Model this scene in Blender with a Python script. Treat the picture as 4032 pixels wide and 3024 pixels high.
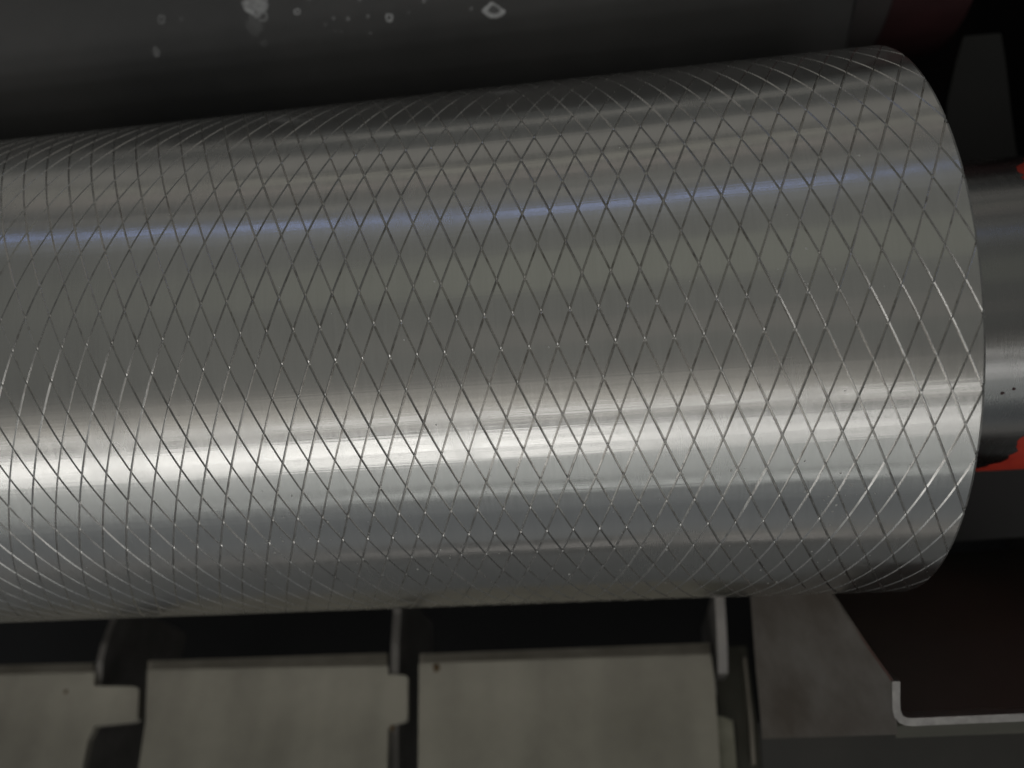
import bpy, bmesh, math, random
import numpy as np
from mathutils import Matrix, Vector

random.seed(4); rng = np.random.default_rng(4)
for o in list(bpy.data.objects): bpy.data.objects.remove(o)
scene = bpy.context.scene
COL = scene.collection

# ------------------------------------------------------------------ frame of reference
# The place is laid out in roller radii: X runs along the roller, Z is up.
S = 0.05                                  # the steel roller has a 50 mm radius
EL = math.radians(57.0)                   # the camera looks down onto the roller
CE, SE = math.cos(EL), math.sin(EL)
# camera solved from the groove lattice: rows = right, down, forward in the roller's own frame
CAM_R = np.array([[0.9915106, 0.1089008, -0.0710445],
                  [-0.0657804, -0.0511960, -0.9965199],
                  [-0.1121590, 0.9927334, -0.0435979]])
CAM_D, CAM_F = 3.2114, 3128.74            # distance to the axis (radii), focal length (px of 4032)
K = 4032 / 2212
TO_W = np.array([[1, 0, 0], [0, CE, SE], [0, -SE, CE]])   # roller frame -> world
def W(p): return TO_W @ np.asarray(p, float)
CAM = W((0, -CAM_D, 0))
def ray(px, py):
    d = np.array([(px * K - 2016) / CAM_F, (py * K - 1512) / CAM_F, 1.0]) @ CAM_R
    return TO_W @ d                       # unit depth along the optical axis
def at_depth(px, py, z): return CAM + ray(px, py) * z
def on_level(px, py, h):
    d = ray(px, py); return CAM + d * ((h - CAM[2]) / d[2])
def on_plane(px, py, p0, n):
    d = ray(px, py); return CAM + d * (np.dot(p0 - CAM, n) / np.dot(d, n))
def on_side(px, py, x):
    d = ray(px, py); return CAM + d * ((x - CAM[0]) / d[0])
def on_cyl(px, py, c, r):                 # c = (y, z) of the axis, world
    d = ray(px, py); oy, oz = CAM[1] - c[0], CAM[2] - c[1]
    a = d[1] ** 2 + d[2] ** 2; b = oy * d[1] + oz * d[2]; q = b * b - a * (oy * oy + oz * oz - r * r)
    return CAM + d * ((-b - math.sqrt(max(q, 0))) / a)

# ------------------------------------------------------------------ camera
cd = bpy.data.cameras.new('camera'); cam = bpy.data.objects.new('camera', cd); COL.objects.link(cam)
r_, d_, f_ = (TO_W @ CAM_R[0], TO_W @ CAM_R[1], TO_W @ CAM_R[2])
m = Matrix.Identity(4)
for i in range(3):
    m[i][0], m[i][1], m[i][2], m[i][3] = r_[i], -d_[i], -f_[i], CAM[i] * S
cam.matrix_world = m
cd.sensor_fit = 'HORIZONTAL'; cd.sensor_width = 36; cd.lens = CAM_F / 4032 * 36
cd.clip_start = 0.005; cd.clip_end = 100
cd.dof.use_dof = True; cd.dof.focus_distance = 2.32 * S; cd.dof.aperture_fstop = 13.5
scene.camera = cam

# ------------------------------------------------------------------ world and lamps
wd = bpy.data.worlds.new('World'); scene.world = wd; wd.use_nodes = True
bg = wd.node_tree.nodes['Background']
bg.inputs['Color'].default_value = (0.97, 1.0, 0.97, 1); bg.inputs['Strength'].default_value = 0.065

def lamp(name, psi0, psi1, x0, x1, dist, radiance, color, e0=0.0, e1=0.0):
    """a long lamp (or lit window) seen from the roller between two angles around its axis;
    e0, e1: how much higher (degrees) its two ends hang"""
    half = abs(math.radians(psi1 - psi0)) / 2; c = (psi0 + psi1) / 2
    def end(x, ps):
        p = math.radians(ps); return Vector(W((0, -math.cos(p) * dist, math.sin(p) * dist))) + Vector((x, 0, 0))
    A, B = end(x0, c + e0), end(x1, c + e1)
    L = bpy.data.lights.new(name, 'AREA'); L.shape = 'RECTANGLE'
    L.size = (B - A).length; L.size_y = 2 * dist * math.tan(half)
    L.color = color; L.energy = radiance * math.pi * L.size * L.size_y
    o = bpy.data.objects.new(name, L); COL.objects.link(o)
    X = (B - A).normalized(); mid = (A + B) / 2
    Z = Vector((0, mid.y, mid.z)); Z = (Z - X * Z.dot(X)).normalized(); Y = Z.cross(X)
    mm = Matrix.Identity(4)
    for i in range(3):
        mm[i][0], mm[i][1], mm[i][2], mm[i][3] = X[i], Y[i], Z[i], mid[i]
    o.matrix_world = mm
    return o
GLOW = (1.0, 0.94, 0.85); COOL = (0.97, 1.0, 0.98); NEUT = (1.0, 0.985, 0.96)
for args in (
        ('wall_glow', -8, -13, -3.0, 1.2, 2.8, 0.10, GLOW), ('wall_glow', -13, -18.5, -3.0, 1.1, 2.8, 0.22, GLOW),
        ('wall_glow', -18.5, -24, -3.0, 1.0, 2.8, 0.42, GLOW),
        ('tube_light', -24.4, -26.2, -3.2, 1.5, 2.4, 1.5, NEUT), ('tube_light', -27.6, -28.6, -3.2, 1.5, 2.4, 0.9, (1.0, 0.95, 0.88)),
        ('wall_glow', -29, -44, -3.2, 1.6, 2.4, 0.12, NEUT),
        ('window_light', -32.6, -34.8, -3.6, -0.1, 2.2, 2.3, NEUT), ('window_light', -36.4, -39, -3.6, -0.1, 2.2, 2.4, NEUT), ('window_light', -40.8, -43.4, -3.6, -0.1, 2.2, 2.0, NEUT),
        ('window_light', -32.8, -34.6, -0.1, 1.7, 2.2, 1.1, NEUT), ('window_light', -36.6, -39, -0.1, 1.7, 2.2, 1.3, NEUT), ('window_light', -41, -43, -0.1, 1.7, 2.2, 1.1, NEUT),
        ('wall_glow', -44.5, -55, -3.2, 1.8, 2.6, 0.38, COOL), ('wall_glow', -57.5, -59.5, -3.0, 1.8, 2.6, 0.95, COOL),
        ('added_low_light', -61, -84, -1.6, 0.9, 1.2, 0.10, (0.88, 0.94, 1.0)),  # low lamps here and below: added to lift the roller's lower reflections
        ('added_low_light', -87.6, -88.8, -1.6, 0.9, 1.1, 0.45, (1.0, 0.95, 0.92)), ('added_low_light', -84.4, -87.4, 0.05, 0.9, 1.1, 0.14, (1.0, 0.92, 0.80)),
        ('overhead_glow', -8, 68, -2.6, 1.9, 2.7, 0.078, (1.0, 0.99, 0.90)),  # broad dim fill, added overhead in place of even ambient light
        ('overhead_glow', 22, 38, -1.2, 1.4, 2.6, 0.045, (0.95, 1.0, 0.70)), ('wall_glow', 1, 9, -0.6, 1.4, 2.6, 0.03, (1.0, 0.8, 0.72))):  # dim greenish and reddish lamps, added to tint the reflected bands
    lamp(*args)
for nm, p0, p1, rad, col in (                    # overhead lamps in two runs rising outwards; some thin strips added for reflected streaks
        ('overhead_glow', 82, 92, 0.12, GLOW), ('overhead_glow', 66, 79, 0.06, GLOW),
        ('overhead_glow', 71.5, 72.6, 0.24, (1.0, 0.82, 0.74)), ('overhead_glow', 76, 78.5, 0.16, (1.0, 0.95, 0.78)),
        ('overhead_glow', 61, 62.2, 0.16, (1.0, 0.9, 0.8)), ('overhead_glow', 47, 53, 0.05, (0.85, 0.9, 1.0)),
        ('overhead_glow', 102.3, 104, 0.22, GLOW)):
    lamp(nm, p0, p1, -2.9, -0.25, 2.6, rad, col, 15.0, 0.0)
    lamp(nm, p0, p1, -0.25, 1.7, 2.6, rad, col, 0.0, 5.5)
lamp('blue_strip_light', 53.95, 54.75, -2.9, -0.25, 2.6, 1.4, (0.36, 0.49, 1.0), 15.0, 0.0)
lamp('blue_strip_light', 53.95, 54.75, -0.25, 0.95, 2.6, 1.4, (0.36, 0.49, 1.0), 0.0, 3.3)
vs = scene.view_settings
vs.view_transform = 'Standard'; vs.look = 'None'; vs.exposure = 0.22; vs.gamma = 1.0
scene.render.engine = 'CYCLES'
scene.cycles.max_bounces = 6; scene.cycles.glossy_bounces = 3; scene.cycles.diffuse_bounces = 3

# ------------------------------------------------------------------ helpers
def new_mat(name):
    mt = bpy.data.materials.new(name); mt.use_nodes = True
    nt = mt.node_tree; b = nt.nodes['Principled BSDF']
    return mt, nt, b
def N(nt, t, **kw):
    n = nt.nodes.new(t)
    for k, v in kw.items(): setattr(n, k, v)
    return n
def math_node(nt, op, a, b=None):
    n = N(nt, 'ShaderNodeMath', operation=op)
    for i, v in enumerate((a, b)):
        if v is None: continue
        if isinstance(v, (int, float)): n.inputs[i].default_value = v
        else: nt.links.new(v, n.inputs[i])
    return n.outputs[0]
def ramp(nt, fac, stops):
    n = N(nt, 'ShaderNodeValToRGB'); nt.links.new(fac, n.inputs['Fac'])
    e = n.color_ramp.elements
    while len(e) < len(stops): e.new(0.5)
    for el, (p, c) in zip(e, stops):
        el.position = p; el.color = (c, c, c, 1) if isinstance(c, (int, float)) else (*c, 1)
    return n.outputs['Color']
def noise(nt, vec, scale, detail=3, rough=0.55):
    n = N(nt, 'ShaderNodeTexNoise'); n.inputs['Scale'].default_value = scale
    n.inputs['Detail'].default_value = detail; n.inputs['Roughness'].default_value = rough
    if vec is not None: nt.links.new(vec, n.inputs['Vector'])
    return n.outputs['Fac']
def objco(nt): return N(nt, 'ShaderNodeTexCoord').outputs['Object']
def cyl_co(nt, sx, st, sr=0.0):
    """(along the axis * sx, angle * st): turning marks run round the axis"""
    sep = N(nt, 'ShaderNodeSeparateXYZ'); nt.links.new(objco(nt), sep.inputs[0])
    th = math_node(nt, 'ARCTAN2', sep.outputs['Z'], sep.outputs['Y'])
    cmb = N(nt, 'ShaderNodeCombineXYZ')
    nt.links.new(math_node(nt, 'MULTIPLY', sep.outputs['X'], sx), cmb.inputs['X'])
    nt.links.new(math_node(nt, 'MULTIPLY', th, st), cmb.inputs['Y'])
    return cmb.outputs[0]
def bump(nt, b, h, strength, dist):
    n = N(nt, 'ShaderNodeBump'); n.inputs['Strength'].default_value = strength; n.inputs['Distance'].default_value = dist
    nt.links.new(h, n.inputs['Height']); nt.links.new(n.outputs[0], b.inputs['Normal'])

# ------------------------------------------------------------------ materials
def steel(name, base, r0, r1, aniso, streak, haze=0.16, chatter=0.000011, grime=False):
    mt, nt, b = new_mat(name)
    b.inputs['Metallic'].default_value = 1
    b.inputs['Anisotropic'].default_value = aniso; b.inputs['Anisotropic Rotation'].default_value = 0.25
    tg = N(nt, 'ShaderNodeTangent', direction_type='RADIAL', axis='X'); nt.links.new(tg.outputs[0], b.inputs['Tangent'])
    fine = noise(nt, cyl_co(nt, 5200, 9), 1, 2, 0.7)
    mid = noise(nt, cyl_co(nt, 900, 3), 1, 1)
    smud = noise(nt, objco(nt), 60, 3, 0.62)
    mix = math_node(nt, 'ADD', math_node(nt, 'MULTIPLY', fine, 0.6), math_node(nt, 'MULTIPLY', mid, 0.4))
    rr = N(nt, 'ShaderNodeMapRange'); nt.links.new(mix, rr.inputs['Value'])
    rr.inputs['From Min'].default_value = 0.3; rr.inputs['From Max'].default_value = 0.7
    rr.inputs['To Min'].default_value = r0; rr.inputs['To Max'].default_value = r1
    sm = N(nt, 'ShaderNodeMapRange'); nt.links.new(smud, sm.inputs['Value'])
    sm.inputs['From Min'].default_value = 0.5; sm.inputs['From Max'].default_value = 0.8
    sm.inputs['To Min'].default_value = 0; sm.inputs['To Max'].default_value = 0.14
    nt.links.new(math_node(nt, 'ADD', rr.outputs[0], sm.outputs[0]), b.inputs['Roughness'])
    c = ramp(nt, mix, [(0.25, tuple(x * 0.90 for x in base)), (0.75, tuple(min(x * 1.07, 1) for x in base))])
    nt.links.new(c, b.inputs['Base Color'])
    chat = noise(nt, cyl_co(nt, 7, 52), 1, 3, 0.7)
    b1 = N(nt, 'ShaderNodeBump'); b1.inputs['Strength'].default_value = 1; b1.inputs['Distance'].default_value = chatter
    nt.links.new(chat, b1.inputs['Height'])
    b2 = N(nt, 'ShaderNodeBump'); b2.inputs['Strength'].default_value = streak; b2.inputs['Distance'].default_value = 0.00002
    nt.links.new(mix, b2.inputs['Height']); nt.links.new(b1.outputs[0], b2.inputs['Normal'])
    nt.links.new(b2.outputs[0], b.inputs['Normal'])
    if grime:
        gz = noise(nt, objco(nt), 420, 3, 0.7)
        gm = N(nt, 'ShaderNodeMix', data_type='RGBA'); nt.links.new(ramp(nt, gz, [(0.50, 0.0), (0.72, 1.0)]), gm.inputs['Factor'])
        nt.links.new(c, gm.inputs['A']); gm.inputs['B'].default_value = (0.42, 0.405, 0.385, 1)
        c = gm.outputs['Result']; nt.links.new(c, b.inputs['Base Color'])
    h = N(nt, 'ShaderNodeBsdfPrincipled'); h.inputs['Metallic'].default_value = 1; h.inputs['Roughness'].default_value = 0.48
    h.inputs['Anisotropic'].default_value = 0.5; h.inputs['Anisotropic Rotation'].default_value = 0.25
    nt.links.new(tg.outputs[0], h.inputs['Tangent']); nt.links.new(c, h.inputs['Base Color'])
    ms = N(nt, 'ShaderNodeMixShader'); ms.inputs[0].default_value = haze
    nt.links.new(b.outputs[0], ms.inputs[1]); nt.links.new(h.outputs[0], ms.inputs[2])
    nt.links.new(ms.outputs[0], nt.nodes['Material Output'].inputs['Surface'])
    return mt
M_STEEL = steel('ground_steel', (0.60, 0.595, 0.575), 0.165, 0.235, 0.95, 0.24)
M_GROOVE = steel('grimy_groove_steel', (0.62, 0.61, 0.59), 0.22, 0.30, 0.3, 0.3, 0.0, 0.0, True)
M_SHAFT = steel('turned_steel_shaft', (0.35, 0.35, 0.345), 0.20, 0.29, 0.93, 0.4, 0.10)

def mottled(name, c0, c1, scale, rough, metallic=0.0, spec=0.5, bs=0.0, bscale=400):
    mt, nt, b = new_mat(name)
    nz = noise(nt, objco(nt), scale, 5, 0.6)
    nt.links.new(ramp(nt, nz, [(0.32, c0), (0.68, c1)]), b.inputs['Base Color'])
    b.inputs['Roughness'].default_value = rough; b.inputs['Metallic'].default_value = metallic
    b.inputs['Specular IOR Level'].default_value = spec
    if bs: bump(nt, b, noise(nt, objco(nt), bscale, 3), bs, 0.0002)
    return mt
M_RUBBER = mottled('black_rubber', (0.044, 0.045, 0.046), (0.076, 0.075, 0.074), 24, 0.55, spec=0.35, bs=0.12, bscale=900)
M_JOURNAL = mottled('dull_grey_steel', (0.09, 0.088, 0.088), (0.14, 0.13, 0.13), 60, 0.6, 0.2)
M_RED = mottled('red_paint', (0.38, 0.022, 0.012), (0.56, 0.050, 0.024), 160, 0.5, bs=0.2, bscale=700)
M_DKRED = mottled('dull_red_paint', (0.050, 0.021, 0.023), (0.075, 0.030, 0.033), 90, 0.6)
M_FRAME = mottled('dark_frame_paint', (0.010, 0.009, 0.009), (0.020, 0.016, 0.015), 30, 0.6, bs=0.15)
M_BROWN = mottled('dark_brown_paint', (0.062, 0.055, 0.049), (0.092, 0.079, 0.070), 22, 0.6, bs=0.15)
M_BLACK = mottled('black_paint', (0.006, 0.0065, 0.0075), (0.010, 0.0105, 0.0115), 30, 0.6)
M_BRACKET = mottled('dark_grey_paint', (0.008, 0.0083, 0.0075), (0.013, 0.013, 0.012), 25, 0.65)
M_FINGER = mottled('dull_finger_steel', (0.17, 0.16, 0.15), (0.26, 0.245, 0.23), 120, 0.45, 0.5, bs=0.2)

def plate_mat():
    mt, nt, b = new_mat('worn_zinc_plate')
    big = noise(nt, objco(nt), 28, 4, 0.55); small = noise(nt, objco(nt), 240, 4, 0.65)
    mp = N(nt, 'ShaderNodeMapping'); nt.links.new(objco(nt), mp.inputs[0]); mp.inputs['Scale'].default_value = (70, 9, 9)
    shade_band = noise(nt, mp.outputs[0], 1, 2, 0.4)  # soft shadow and reflection bands put into the plate colour
    v = math_node(nt, 'ADD', math_node(nt, 'MULTIPLY', big, 0.42), math_node(nt, 'ADD', math_node(nt, 'MULTIPLY', small, 0.10), math_node(nt, 'MULTIPLY', shade_band, 0.50)))
    nt.links.new(ramp(nt, v, [(0.40, (0.30, 0.282, 0.24)), (0.60, (0.45, 0.425, 0.362))]), b.inputs['Base Color'])
    b.inputs['Metallic'].default_value = 0.45
    nt.links.new(ramp(nt, big, [(0.3, 0.30), (0.7, 0.42)]), b.inputs['Roughness'])
    bump(nt, b, small, 0.15, 0.0001)
    return mt
M_PLATE = plate_mat()
M_RIM = mottled('dull_plate_hem', (0.28, 0.255, 0.21), (0.42, 0.385, 0.33), 90, 0.55, 0.2, bs=0.2)
M_SHEET = mottled('dull_galvanised_sheet', (0.16, 0.138, 0.12), (0.27, 0.252, 0.235), 70, 0.38, 0.45, bs=0.1)  # brown and grey mottling stands in for blurred reflections on the sheet
M_CUT = mottled('bright_cut_edge', (0.30, 0.29, 0.28), (0.44, 0.425, 0.41), 420, 0.35, 0.7, bs=0.2, bscale=1500)
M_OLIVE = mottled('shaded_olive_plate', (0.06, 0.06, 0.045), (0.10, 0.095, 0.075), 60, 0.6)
M_LIP = mottled('pale_green_lip', (0.20, 0.20, 0.15), (0.34, 0.33, 0.26), 120, 0.5, 0.2)
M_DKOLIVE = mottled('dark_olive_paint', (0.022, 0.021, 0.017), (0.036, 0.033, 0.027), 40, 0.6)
M_RAIL = mottled('pale_rail_paint', (0.55, 0.52, 0.46), (0.68, 0.65, 0.58), 20, 0.5)
M_RUST = mottled('brown_rust', (0.10, 0.06, 0.025), (0.17, 0.11, 0.05), 300, 0.9)

def stain_mat():
    mt, nt, b = new_mat('chalky_white_stain')
    at = N(nt, 'ShaderNodeAttribute', attribute_name='amount')
    nz = noise(nt, objco(nt), 700, 4, 0.7)
    a = math_node(nt, 'MULTIPLY', at.outputs['Fac'], ramp(nt, nz, [(0.30, 0.45), (0.62, 1.0)]))
    b.inputs['Base Color'].default_value = (0.62, 0.63, 0.64, 1); b.inputs['Roughness'].default_value = 0.85
    nt.links.new(a, b.inputs['Alpha'])
    return mt
M_STAIN = stain_mat()

# ------------------------------------------------------------------ object builders
def link(o, parent=None, label=None, cat=None, group=None, kind=None):
    COL.objects.link(o)
    if parent: o.parent = parent
    if label: o['label'] = label
    if cat: o['category'] = cat
    if group: o['group'] = group
    if kind: o['kind'] = kind
    return o
def thing(name, label, cat, loc=(0, 0, 0), group=None):
    o = bpy.data.objects.new(name, None); o.location = [c * S for c in loc]; o.empty_display_size = 0.01
    return link(o, None, label, cat, group)
def mesh_obj(name, bm, mat, parent=None, smooth=False, **kw):
    bmesh.ops.recalc_face_normals(bm, faces=bm.faces)
    me = bpy.data.meshes.new(name); bm.to_mesh(me); bm.free(); me.materials.append(mat)
    if smooth:
        for p in me.polygons: p.use_smooth = True
        me.set_sharp_from_angle(angle=math.radians(32))
    o = bpy.data.objects.new(name, me)
    link(o, parent, **kw)
    if parent is not None:                       # vertices are given in world radii
        o.matrix_parent_inverse = Matrix.Translation(-parent.location)
    return o
def slab(bm, pts, thick, n=None):
    """flat polygon (world radii) given thickness along -n"""
    pts = [np.asarray(p, float) for p in pts]
    if n is None:
        n = np.cross(pts[1] - pts[0], pts[2] - pts[1]); n = n / np.linalg.norm(n)
    top = [bm.verts.new(p * S) for p in pts]; bot = [bm.verts.new((p - n * thick) * S) for p in pts]
    bm.faces.new(top); bm.faces.new(bot[::-1])
    for i in range(len(pts)):
        j = (i + 1) % len(pts); bm.faces.new((top[i], bot[i], bot[j], top[j]))
def bevel_all(bm, w, seg=2, ang=30):
    es = [e for e in bm.edges if len(e.link_faces) == 2 and e.calc_face_angle(0) > math.radians(ang)]
    bmesh.ops.bevel(bm, geom=es, offset=w * S, segments=seg, affect='EDGES', profile=0.5, clamp_overlap=True)
def box(bm, lo, hi):
    c = [bm.verts.new((x * S, y * S, z * S)) for x in (lo[0], hi[0]) for y in (lo[1], hi[1]) for z in (lo[2], hi[2])]
    for f in ((0, 1, 3, 2), (4, 6, 7, 5), (0, 4, 5, 1), (2, 3, 7, 6), (0, 2, 6, 4), (1, 5, 7, 3)):
        bm.faces.new([c[i] for i in f])
def lathe(bm, prof, c, seg=96, caps=True):
    """prof: list of (x, r) in radii; axis along X through world (y, z) = c"""
    rings = []
    for x, r in prof:
        rings.append([bm.verts.new((x * S, (c[0] + r * math.cos(t)) * S, (c[1] + r * math.sin(t)) * S))
                      for t in (2 * math.pi * k / seg for k in range(seg))])
    for a, b in zip(rings, rings[1:]):
        for k in range(seg):
            bm.faces.new((a[k], a[(k + 1) % seg], b[(k + 1) % seg], b[k]))
    if caps:
        bm.faces.new(rings[0]); bm.faces.new(rings[-1][::-1])

# ================================================================== the setting: the machine's body
H = -1.35                                        # level of the feed plates
M_FLOOR = mottled('grey_concrete', (0.15, 0.15, 0.15), (0.21, 0.21, 0.205), 3, 0.8)
bm = bmesh.new(); box(bm, (-90, -90, -18.4), (90, 60, -18))
mesh_obj('floor', bm, M_FLOOR, kind='structure')
bm = bmesh.new(); box(bm, (-9, -1.75, -2.8), (2.9, 7, -2.6))
mesh_obj('machine_bed', bm, M_BLACK, kind='structure')
M_APRON = mottled('apron_reflector_grey', (0.27, 0.285, 0.30), (0.36, 0.37, 0.38), 15, 0.6)
bm = bmesh.new(); box(bm, (-9, -4.7, -2.85), (2.9, -1.78, -2.62))  # unseen slab, added so the roller's underside reflects a lighter grey
mesh_obj('reflector_apron', bm, M_APRON, kind='structure')
bm = bmesh.new(); box(bm, (-9, 5.0, -2.6), (2.9, 5.2, 1.6))
mesh_obj('machine_back_wall', bm, M_BLACK, kind='structure')
bm = bmesh.new(); box(bm, (2.5, -1.6, -2.6), (2.7, 5.0, 1.4))
mesh_obj('machine_side_wall', bm, M_FRAME, kind='structure')
bm = bmesh.new(); box(bm, (-9.2, -1.6, -2.6), (-9.0, 5.0, 3))  # unseen left wall, added to cut light arriving along the roller axis
mesh_obj('machine_side_wall', bm, M_FRAME, kind='structure')

# ================================================================== the grooved steel roller
P_AX, ROWS, X0, T0, X_END = 0.0799491, 64, 0.484952, 0.0996219, 1.002
DTH = 2 * math.pi / ROWS
GW, GD = 0.043, 0.0031                           # half groove width (share of a cell), depth (radii)
def grooved_sleeve(x_left):
    br = [0.0, GW, 0.26, 0.42, 0.58, 0.74, 1 - GW]; nb = len(br)
    per = nb * (ROWS // 2); gvar = rng.uniform(-0.14, 0.14, 64)
    u_lo, u_hi = int((x_left - X0) / P_AX) - 2, int((X_END - X0) / P_AX) + 3
    verts, quads, idx = [], [], {}
    depth = []
    def vid(A, B):
        a, i = divmod(A, nb); b, k = divmod(B, nb)
        key_shift = (a - b) // ROWS                      # wrap round the roller
        A2, B2 = A - key_shift * per, B + key_shift * per
        v = idx.get((A2, B2))
        if v is None:
            a2, b2 = A2 // nb + br[i], B2 // nb + br[k]
            ga, gb = (A2 + (1 if i == nb - 1 else 0)) // nb, (B2 + (1 if k == nb - 1 else 0)) // nb
            if i in (1, nb - 1): a2 += (1 if i == 1 else -1) * GW * gvar[ga % 32]
            if k in (1, nb - 1): b2 += (1 if k == 1 else -1) * GW * gvar[32 + gb % 32]
            if i == 0 and k == 0: dd = GD
            elif i == 0 or k == 0: dd = GD * (1 + 0.10 * (random.random() - 0.5))
            else: dd = 0
            x = X0 + P_AX * (a2 + b2) / 2
            th = T0 - DTH * (a2 - b2)
            y, z = -(1 - dd) * math.cos(th), (1 - dd) * math.sin(th)
            w = (x * S, (CE * y + SE * z) * S, (-SE * y + CE * z) * S)
            v = len(verts); verts.append(w); idx[(A2, B2)] = v
        return v
    for s in range(2 * u_lo, 2 * u_hi):
        for t in range(ROWS):                            # cell (a, b): a + b = s, a - b = t
            if (s + t) % 2: continue
            a, b = (s + t) // 2, (s - t) // 2
            for i in range(nb):
                for k in range(nb):
                    A, B = a * nb + i, b * nb + k
                    quads.append((vid(A, B), vid(A + 1, B), vid(A + 1, B + 1), vid(A, B + 1)))
    return verts, quads
roller = thing('steel_roller', 'shiny ground steel roller with crossing diagonal grooves filling the middle', 'roller')
verts, quads = grooved_sleeve(-4.4)
me = bpy.data.meshes.new('grooved_sleeve'); me.from_pydata(verts, [], quads)
bm = bmesh.new(); bm.from_mesh(me); bpy.data.meshes.remove(me)
for x, sgn in ((X_END, 1), (-4.3, -1)):
    g = bm.verts[:] + bm.edges[:] + bm.faces[:]
    bmesh.ops.bisect_plane(bm, geom=g, dist=1e-8, plane_co=(x * S, 0, 0), plane_no=(sgn, 0, 0), clear_outer=True)
    ed = [e for e in bm.edges if e.is_boundary and all(abs(v.co.x - x * S) < 1e-6 for v in e.verts)]
    ex = bmesh.ops.extrude_edge_only(bm, edges=ed)['geom']
    for v in (q for q in ex if isinstance(q, bmesh.types.BMVert)):
        v.co.x += sgn * 0.006 * S; v.co.y *= 0.9985; v.co.z *= 0.9985
    ed2 = [q for q in ex if isinstance(q, bmesh.types.BMEdge)]
    bmesh.ops.edgenet_fill(bm, edges=ed2)
bmesh.ops.recalc_face_normals(bm, faces=bm.faces)
me = bpy.data.meshes.new('grooved_sleeve'); bm.to_mesh(me); bm.free(); me.materials.append(M_STEEL); me.materials.append(M_GROOVE)
nv, nl = len(me.vertices), len(me.loops)
co = np.empty(nv * 3, 'f'); me.vertices.foreach_get('co', co); co = co.reshape(-1, 3)
fn = np.empty(len(me.polygons) * 3, 'f'); me.polygons.foreach_get('normal', fn); fn = fn.reshape(-1, 3)
lt = np.empty(len(me.polygons), 'i'); me.polygons.foreach_get('loop_total', lt)
lv = np.empty(nl, 'i'); me.loops.foreach_get('vertex_index', lv)
face_of = np.repeat(np.arange(len(lt)), lt)
rad = np.hypot(co[:, 1], co[:, 2]) / S
land = np.ones(len(lt), bool); np.logical_and.at(land, face_of, rad[lv] > 1 - 2e-4)
land &= np.abs(fn[:, 0]) < 0.2
me.polygons.foreach_set('material_index', np.where(land | (np.abs(fn[:, 0]) > 0.6) & (lt > 4), 0, 1).astype('i'))
nrm = fn[face_of].copy()
radial = np.zeros_like(co); radial[:, 1:] = co[:, 1:] / np.maximum(np.hypot(co[:, 1], co[:, 2]), 1e-9)[:, None]
sel = land[face_of]; nrm[sel] = radial[lv[sel]]
me.polygons.foreach_set('use_smooth', np.ones(len(lt), bool))
me.normals_split_custom_set([tuple(v) for v in nrm.tolist()])
o = bpy.data.objects.new('grooved_sleeve', me); link(o, roller)

# lint and dust clinging to the grooves
M_LINT = mottled('pale_lint', (0.42, 0.42, 0.41), (0.66, 0.66, 0.64), 300, 0.9)
bm = bmesh.new()
spots = [(rng.normal(700, 90), rng.normal(1120, 40)) for _ in range(26)] + [(rng.normal(1790, 60), rng.normal(1070, 28)) for _ in range(22)] \
    + [(rng.uniform(150, 2050), rng.uniform(300, 1260)) for _ in range(60)] + [(rng.uniform(900, 1900), rng.uniform(1150, 1265)) for _ in range(26)]
for px, py in spots:
    p = on_cyl(px, py, (0, 0), 1.0)
    q = TO_W.T @ p; t0 = math.atan2(q[2], -q[1]); n_ = 7; sz = 0.0016 + 0.0030 * rng.random() ** 2; el_ = rng.uniform(0.25, 1.0); ro = rng.uniform(0, 3.14)
    if p[0] > X_END - 0.02: continue
    ring, rin = [], []
    for k in range(n_):
        a = 2 * math.pi * k / n_; r = sz * rng.uniform(0.6, 1.3)
        du, dv = r * math.cos(a), r * el_ * math.sin(a); du, dv = du * math.cos(ro) - dv * math.sin(ro), du * math.sin(ro) + dv * math.cos(ro)
        for lst, hh, sc in ((ring, 1.0002, 1), (rin, 1.0016, 0.6)):
            lst.append(bm.verts.new(TO_W @ np.array([p[0] + du * sc, -hh * math.cos(t0 + dv * sc), hh * math.sin(t0 + dv * sc)]) * S))
    for k in range(n_): bm.faces.new((ring[k], ring[(k + 1) % n_], rin[(k + 1) % n_], rin[k]))
    bm.faces.new(rin)
mesh_obj('lint', bm, M_LINT, roller, kind='stuff')
RJ = 0.58
bm = bmesh.new(); lathe(bm, [(X_END + 0.002, RJ), (2.49, RJ)], (0, 0), 128)
mesh_obj('journal', bm, M_SHAFT, roller, smooth=True)
# red paint on the journal, ragged towards the roller: start of the paint against the angle (roller frame)
edge_pts = []
for px, py in ((2202, 366), (2206, 376), (2211, 390), (2222, 414), (2240, 450), (2260, 520), (2260, 860), (2226, 915), (2208, 950), (2190, 978), (2166, 995), (2140, 1005), (2116, 1011)):
    p = on_cyl(px, py, (0, 0), RJ); q = TO_W.T @ p
    edge_pts.append((math.atan2(q[2], -q[1]), p[0]))
edge_pts.append((1.40, 1.60)); edge_pts.sort()
ea, exx = [e[0] for e in edge_pts], [e[1] for e in edge_pts]
bm = bmesh.new(); seg = 220; rows_ = []
for k in range(seg):
    t = -math.pi + 2 * math.pi * k / seg
    xs = float(np.interp(t, ea, exx)) + 0.016 * (math.sin(17 * t) * .5 + math.sin(41 * t + 1) * .35) + rng.normal(0, 0.006)
    xs = max(xs, X_END + 0.03)
    col = []
    for f in (0, 0.04, 0.3, 1):
        x = xs + (2.45 - xs) * f; r = RJ + (0.0005 if f == 0 else 0.006)
        q = TO_W @ np.array([x, -r * math.cos(t), r * math.sin(t)]); col.append(bm.verts.new(q * S))
    rows_.append(col)
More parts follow.
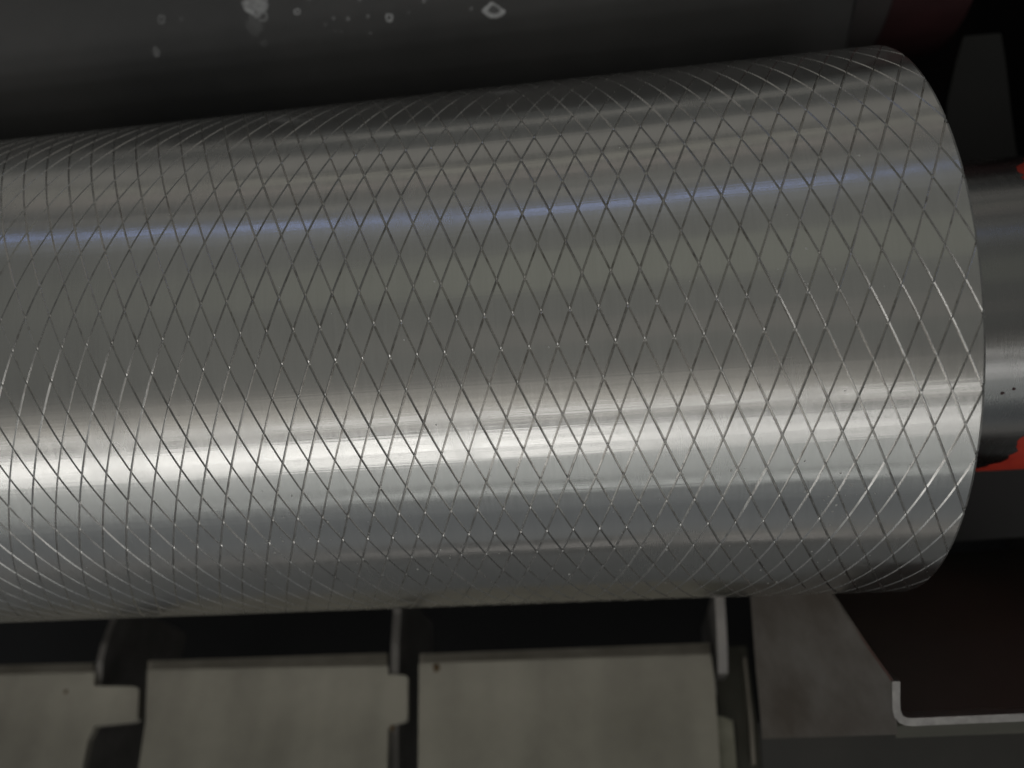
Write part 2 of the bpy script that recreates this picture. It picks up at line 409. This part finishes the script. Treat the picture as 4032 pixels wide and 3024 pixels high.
for k in range(seg):
    a, b = rows_[k], rows_[(k + 1) % seg]
    for i in range(3): bm.faces.new((a[i], a[i + 1], b[i + 1], b[i]))
mesh_obj('red_paint_band', bm, M_RED, roller, smooth=True)
for px, py, w in ((2166, 849, 0.006), (2190, 840, 0.005)):
    bm = bmesh.new(); p = on_cyl(px, py, (0, 0), RJ); q = TO_W.T @ p; t0 = math.atan2(q[2], -q[1]); n = 11
    ring, rin = [], []
    for k in range(n):
        a = 2 * math.pi * k / n; rr = w * (0.7 + 0.5 * rng.random())
        for lst, r, sc in ((ring, RJ + 0.0004, 1), (rin, RJ + 0.003, 0.55)):
            tt = t0 + rr * sc * math.sin(a) / RJ
            lst.append(bm.verts.new(TO_W @ np.array([p[0] + 1.2 * rr * sc * math.cos(a), -r * math.cos(tt), r * math.sin(tt)]) * S))
    for k in range(n): bm.faces.new((ring[k], ring[(k + 1) % n], rin[(k + 1) % n], rin[k]))
    bm.faces.new(rin)
    mesh_obj('paint_fleck', bm, M_DKRED, roller)

# ================================================================== the black rubber roller behind
BC = W((0, 0.90, 1.95))[1:]; BR = 1.00
def axis_gap(px, py, c):
    d = ray(px, py); return abs((CAM[1] - c[0]) * d[2] - (CAM[2] - c[1]) * d[1]) / math.hypot(d[1], d[2])
RBJ = axis_gap(2000, 118, BC)
xe = float(np.mean([on_cyl(px, py, BC, BR)[0] for px, py in ((1853, 5), (1845, 50), (1840, 90))]))
black = thing('rubber_roller', 'matt black rubber roller with white splashes behind the steel roller', 'roller', (0, BC[0], BC[1]))
bm = bmesh.new(); lathe(bm, [(-5.4, BR - .02), (-5.38, BR), (xe - 0.02, BR), (xe, BR - 0.02)], BC, 160)
mesh_obj('rubber_cover', bm, M_RUBBER, black, smooth=True)
bm = bmesh.new(); lathe(bm, [(xe - 0.01, RBJ), (xe + 0.27, RBJ)], BC, 96)
mesh_obj('journal', bm, M_JOURNAL, black, smooth=True)
bm = bmesh.new(); lathe(bm, [(xe + 0.272, RBJ + .004), (xe + 0.62, RBJ + .004), (xe + 0.622, 0.3), (2.49, 0.3)], BC, 96)
mesh_obj('red_collar', bm, M_DKRED, black, smooth=True, label='dull red painted collar on the roller end')

def splash(pts_px, hole=0.0, hole_off=(0, 0), amount=1.0, jitter=0.08, solid=None):
    """a dried splash that lies on the rubber: outline traced as points on the roller's surface"""
    cen = np.mean(pts_px, axis=0)
    n = 36; ang = np.array([math.atan2(p[1] - cen[1], p[0] - cen[0]) for p in pts_px])
    rad_ = np.array([math.hypot(p[0] - cen[0], p[1] - cen[1]) for p in pts_px])
    o_ = np.argsort(ang); ang, rad_ = ang[o_], rad_[o_]
    ang = np.concatenate([ang - 2 * math.pi, ang, ang + 2 * math.pi]); rad_ = np.tile(rad_, 3)
    bm = bmesh.new(); vals = []
    fr = [0.0, 0.25, 0.42, 0.55, 0.68, 0.8, 0.9, 1.0]
    jit = 1 + jitter * rng.normal(size=n)
    grid = []
    for f in fr:
        ring = []
        for k in range(n):
            a = -math.pi + 2 * math.pi * k / n
            r = float(np.interp(a, ang, rad_)) * jit[k] * f
            c = cen + np.array(hole_off) * (1 - f)
            p = on_cyl(c[0] + r * math.cos(a), c[1] + r * math.sin(a), BC, BR)
            dv = np.array([0, p[1] - BC[0], p[2] - BC[1]]); dv /= np.linalg.norm(dv)
            ring.append(bm.verts.new((p + dv * 0.0025) * S))
            if f == 1.0: v = 0.0
            elif hole and f < hole: v = 0.10 + 0.12 * rng.random()
            elif hole: v = 1.0 if f < 0.95 else 0.6
            else: v = min(1, 1.6 * (1 - f)) if solid is None else solid
            vals.append(v * amount * (0.85 + 0.3 * rng.random()))
        grid.append(ring)
    for a, b in zip(grid, grid[1:]):
        for k in range(n): bm.faces.new((a[k], a[(k + 1) % n], b[(k + 1) % n], b[k]))
    bm.verts.index_update()
    ob = mesh_obj('paint_splash', bm, M_STAIN, black, smooth=True)
    at = ob.data.attributes.new('amount', 'FLOAT', 'POINT')
    at.data.foreach_set('value', np.clip(np.array(vals, 'f'), 0, 1))
    return ob
def ell(cx, cy, rx, ry, rot=0.0, n=14):
    return [(cx + rx * math.cos(t) * math.cos(rot) - ry * math.sin(t) * math.sin(rot),
             cy + rx * math.cos(t) * math.sin(rot) + ry * math.sin(t) * math.cos(rot)) for t in np.linspace(0, 2 * math.pi, n, endpoint=False)]
splash([(524, -8), (545, -14), (575, -14), (580, 10), (577, 24), (567, 30), (557, 40), (548, 32), (535, 30), (529, 24)], amount=0.75, solid=0.85)
splash(ell(568, 36, 12, 11), hole=0.6, amount=0.42)
splash([(530, 34), (536, 33), (540, 55), (548, 72), (556, 82), (550, 80), (540, 68), (533, 52)], amount=0.16, solid=0.8)
splash(ell(571, 94, 8, 7), hole=0.5, amount=0.14)
splash(ell(642, 25, 8.2, 7.6), hole=0.55, amount=0.62)
splash(ell(841, 38, 8.8, 10.0), hole=0.55, amount=0.85)
splash([(1040, 22), (1052, 11), (1063, 2), (1072, 9), (1084, 17), (1094, 22), (1089, 32), (1078, 38), (1064, 39), (1050, 35)], hole=0.52, hole_off=(-1, -3), amount=1.0, jitter=0.03)
for cx, cy, rx, ry, am in ((721, 39, 5, 4.5, .5), (752, 40, 5, 6, .55), (795, 35, 4, 6, .5), (703, 52, 5, 4, .3), (723, 66, 5, 3, .14), (738, 68, 5, 4, .14),
                           (801, 72, 8, 6, .16), (669, 0, 4, 4, .4), (777, 0, 5, 4, .35), (916, 2, 5, 6, .45), (883, 27, 5, 5, .2), (1018, 18, 6, 7, .34), (690, 91, 5, 4, .14), (393, 41, 6, 6, .12)):
    splash(ell(cx, cy, rx, ry, random.uniform(-.5, .5)), amount=am)
splash(ell(349, 42, 9, 12), hole=0.5, amount=0.30)
splash(ell(338, 112, 7, 12, -0.2), hole=0.3, amount=0.36)

# ================================================================== feed plates in front of the roller
def plate(label, edge, rim, tabnote=None):
    """edge: outline on the plate level; rim: back hem as (x0, ytop0, ybot0, x1, ytop1, ybot1)"""
    pts = [on_level(px, py, H) for px, py in edge]
    c = np.mean(pts, axis=0)
    t = thing('feed_plate', label, 'plate', (c[0], c[1], H), 'plates of the feed table below the roller')
    bm = bmesh.new(); slab(bm, pts, 0.045, np.array([0, 0, 1.0])); bevel_all(bm, 0.008)
    mesh_obj('plate', bm, M_PLATE, t)
    x0, a0, b0, x1, a1, b1 = rim
    h2 = H - 0.03
    for k, (f0, f1, hh, mt) in enumerate(((0.0, 0.5, H - 0.05, M_RIM), (0.5, 0.97, H - 0.024, M_RIM))):
        q = [(x0, a0 + (b0 - a0) * f0), (x1, a1 + (b1 - a1) * f0), (x1, a1 + (b1 - a1) * f1), (x0, a0 + (b0 - a0) * f1)]
        bm = bmesh.new(); slab(bm, [on_level(px, py, hh) for px, py in q][::-1], 0.04, np.array([0, 0, 1.0])); bevel_all(bm, 0.006)
        mesh_obj('back_hem', bm, mt, t)
    return t
plate_a = plate('leftmost worn grey plate with a short tab reaching into the slot', [(-420, 1468), (205, 1452), (203, 1482), (292, 1483), (300, 1490), (297, 1553), (288, 1559), (205, 1568), (190, 1600), (150, 1790), (-470, 1800)], (-420, 1449, 1470, 202, 1432, 1452))
plate_b = plate('middle worn grey plate with a squared tab on its right side', [(318, 1447), (838, 1438), (838, 1457), (876, 1459), (881, 1465), (880, 1550), (874, 1558), (846, 1566), (838, 1574), (833, 1790), (285, 1790), (299, 1659), (314, 1560)], (320, 1428, 1447, 836, 1411, 1438))
plate_c = plate('rightmost wide worn grey plate with a small rust spot', [(905, 1433), (1536, 1413), (1544, 1470), (1556, 1659), (1565, 1790), (900, 1790), (903, 1659)], (907, 1413, 1433, 1534, 1389, 1414))
def spot(px, py, r, parent):
    bm = bmesh.new(); c = on_level(px, py, H); n = 13; ring, rin = [], []
    for k in range(n):
        a = 2 * math.pi * k / n; q = r * (0.7 + 0.6 * rng.random())
        for lst, f, z in ((ring, 1, 0.0006), (rin, 0.5, 0.004)):
            lst.append(bm.verts.new((c + np.array([q * f * math.cos(a), q * f * math.sin(a), z])) * S))
    for k in range(n): bm.faces.new((ring[k], ring[(k + 1) % n], rin[(k + 1) % n], rin[k]))
    bm.faces.new(rin)
    mesh_obj('rust_spot', bm, M_RUST, parent)
for px, py, r, t in ((943, 1441, 0.020, plate_c), (847, 1573, 0.012, plate_b), (142, 1494, 0.011, plate_a)):
    spot(px, py, r, t)
# narrow plate beside the bracket, lower, its shade put into the dark colour, with a pale lip
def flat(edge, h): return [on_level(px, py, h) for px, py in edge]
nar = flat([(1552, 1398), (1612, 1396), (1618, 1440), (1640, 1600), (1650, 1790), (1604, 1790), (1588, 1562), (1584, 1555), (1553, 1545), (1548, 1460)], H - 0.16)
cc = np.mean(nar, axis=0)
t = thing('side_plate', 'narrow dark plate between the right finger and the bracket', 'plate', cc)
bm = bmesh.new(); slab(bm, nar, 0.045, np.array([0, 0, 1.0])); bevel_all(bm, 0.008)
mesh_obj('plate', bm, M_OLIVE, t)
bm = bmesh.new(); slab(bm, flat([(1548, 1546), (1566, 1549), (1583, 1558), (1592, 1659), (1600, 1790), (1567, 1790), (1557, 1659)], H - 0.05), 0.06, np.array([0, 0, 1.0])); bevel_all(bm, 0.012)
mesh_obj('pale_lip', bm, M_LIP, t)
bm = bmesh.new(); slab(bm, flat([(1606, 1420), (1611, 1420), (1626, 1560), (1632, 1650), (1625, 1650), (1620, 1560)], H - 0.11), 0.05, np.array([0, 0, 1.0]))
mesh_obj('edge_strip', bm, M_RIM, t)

# ================================================================== stripper fingers between the plates
def finger(label, pts_edge, x_ref, thick, drop):
    """upright thin plate across the roller: pts_edge = its upper edge as seen, lying in the plane x = x_ref"""
    pl = [on_side(px, py, x_ref) for px, py in pts_edge]
    t = mesh = None
    bm = bmesh.new()
    low = [p + np.array([0, 0, -drop]) for p in pl]
    poly = pl + low[::-1]
    slab(bm, poly, thick, np.array([1.0, 0, 0])); bevel_all(bm, 0.006)
    o = mesh_obj('stripper_finger', bm, M_FINGER, None, label=label, cat='finger plate', group='upright fingers in the slots of the feed table')
    return o
def x_at(px, py): return on_level(px, py, H)[0]
finger('upright dark finger plate in the left slot, curving up under the roller', [(262, 1300), (249, 1345), (232, 1390), (222, 1430), (220, 1480), (205, 1560), (197, 1600), (165, 1780)], x_at(222, 1440), 0.036, 0.75)
finger('upright finger plate in the middle slot, its bright edge nearly vertical', [(866, 1270), (866, 1325), (862, 1390), (861, 1455), (860, 1560), (861, 1659), (862, 1780)], x_at(861, 1440), 0.040, 0.75)
finger('upright finger plate in the right slot beside the bent bracket', [(1564, 1270), (1567, 1320), (1571, 1390), (1572, 1455)], x_at(1570, 1440), 0.045, 0.75)

# ================================================================== bent bracket at the lower right
bracket = thing('sheet_bracket', 'dull galvanised sheet bracket with bright bent edge below the roller end', 'bracket', at_depth(1900, 1520, 2.8))
A, B_, C_ = at_depth(1927, 1475, 2.72), at_depth(1930, 1590, 2.74), at_depth(1645, 1596, 3.45)
n = np.cross(B_ - A, C_ - A); n /= np.linalg.norm(n)
if np.dot(n, CAM - A) < 0: n = -n
side = [on_plane(px, py, A, n) for px, py in ((1927, 1475), (1868, 1392), (1790, 1275), (1620, 1275), (1633, 1450), (1647, 1596), (1933, 1587))]
bm = bmesh.new(); slab(bm, side, 0.012, n)
mesh_obj('side_plate', bm, M_SHEET, bracket)
bm = bmesh.new(); slab(bm, [at_depth(px, py, z) for px, py, z in ((1930, 1562, 2.76), (2400, 1544, 2.76), (2400, 1570, 2.9), (1934, 1588, 2.9))], 0.01)
mesh_obj('under_flange', bm, M_OLIVE, bracket)
# bent flange: the cut edge faces the camera
path = [(1936, 1472), (1936, 1515), (1937, 1535), (1941, 1547), (1948, 1555), (1958, 1559), (1972, 1560), (2060, 1556), (2230, 1549), (2400, 1542)]
hw = [17 / 2] * 10
outer, inner = [], []
P2 = np.array(path, float)
for i, p in enumerate(P2):
    a = P2[max(i - 1, 0)]; b = P2[min(i + 1, len(P2) - 1)]; tv = (b - a) / np.linalg.norm(b - a); nv_ = np.array([-tv[1], tv[0]])
    outer.append(p + nv_ * hw[i]); inner.append(p - nv_ * hw[i])
dl = ray(1700, 2300); dl = dl / np.linalg.norm(dl)
deep = at_depth(1936, 1560, 3.15) - at_depth(1936, 1560, 2.70) + np.array([0, 0, -0.02])
deep = np.array([0.10, 0.12, -0.45])
bm = bmesh.new()
fo = [at_depth(*p, 2.70) for p in outer]; fi = [at_depth(*p, 2.70) for p in inner]
vo, vi = [bm.verts.new(p * S) for p in fo], [bm.verts.new(p * S) for p in fi]
do, di = [bm.verts.new((p + deep) * S) for p in fo], [bm.verts.new((p + deep) * S) for p in fi]
cut = []
for i in range(len(vo) - 1):
    bm.faces.new((vo[i], vo[i + 1], vi[i + 1], vi[i]))
    bm.faces.new((vo[i], do[i], do[i + 1], vo[i + 1])); bm.faces.new((vi[i], vi[i + 1], di[i + 1], di[i]))
    bm.faces.new((do[i], di[i], di[i + 1], do[i + 1]))
bm.faces.new((vo[0], vi[0], di[0], do[0])); bm.faces.new((vo[-1], do[-1], di[-1], vi[-1]))
bevel_all(bm, 0.004, 2, 50)
mesh_obj('bent_flange', bm, M_CUT, bracket)

# the dark brown inside of the bracket, running back from the bent edge
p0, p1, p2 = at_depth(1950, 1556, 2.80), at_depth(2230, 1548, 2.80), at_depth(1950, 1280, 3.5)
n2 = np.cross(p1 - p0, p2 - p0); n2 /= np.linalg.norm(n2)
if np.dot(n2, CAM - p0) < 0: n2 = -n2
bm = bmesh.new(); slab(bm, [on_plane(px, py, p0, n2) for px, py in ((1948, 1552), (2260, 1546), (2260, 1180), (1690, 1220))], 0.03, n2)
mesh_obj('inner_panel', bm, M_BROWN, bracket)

# ================================================================== bearing parts at the right
bm = bmesh.new()
p0 = at_depth(2120, 200, 3.6); n3 = np.array([-0.25, -CE, SE]); n3 /= np.linalg.norm(n3)
slab(bm, [on_plane(px, py, p0, n3) for px, py in ((2082, 78), (2162, 71), (2172, 130), (2184, 240), (2196, 330), (2214, 430), (2040, 430), (2046, 220), (2066, 130))], 0.12, n3); bevel_all(bm, 0.015)
mesh_obj('bearing_bracket', bm, M_BRACKET, label='dark grey tapered bracket behind the roller shaft at upper right', cat='bracket')
bm = bmesh.new(); p0 = at_depth(2120, 1100, 3.5)
slab(bm, [on_plane(px, py, p0, n3) for px, py in ((1960, 980), (2300, 970), (2300, 1154), (1960, 1177))], 0.2, n3); bevel_all(bm, 0.015)
mesh_obj('bearing_block', bm, M_BLACK, label='dark block under the red painted roller shaft', cat='block')

bm = bmesh.new(); slab(bm, [at_depth(px, py, 4.2) for px, py in ((1640, 1560), (2400, 1530), (2400, 1900), (1660, 1900))], 0.05, n3)
mesh_obj('base_plate', bm, M_DKOLIVE, bracket)
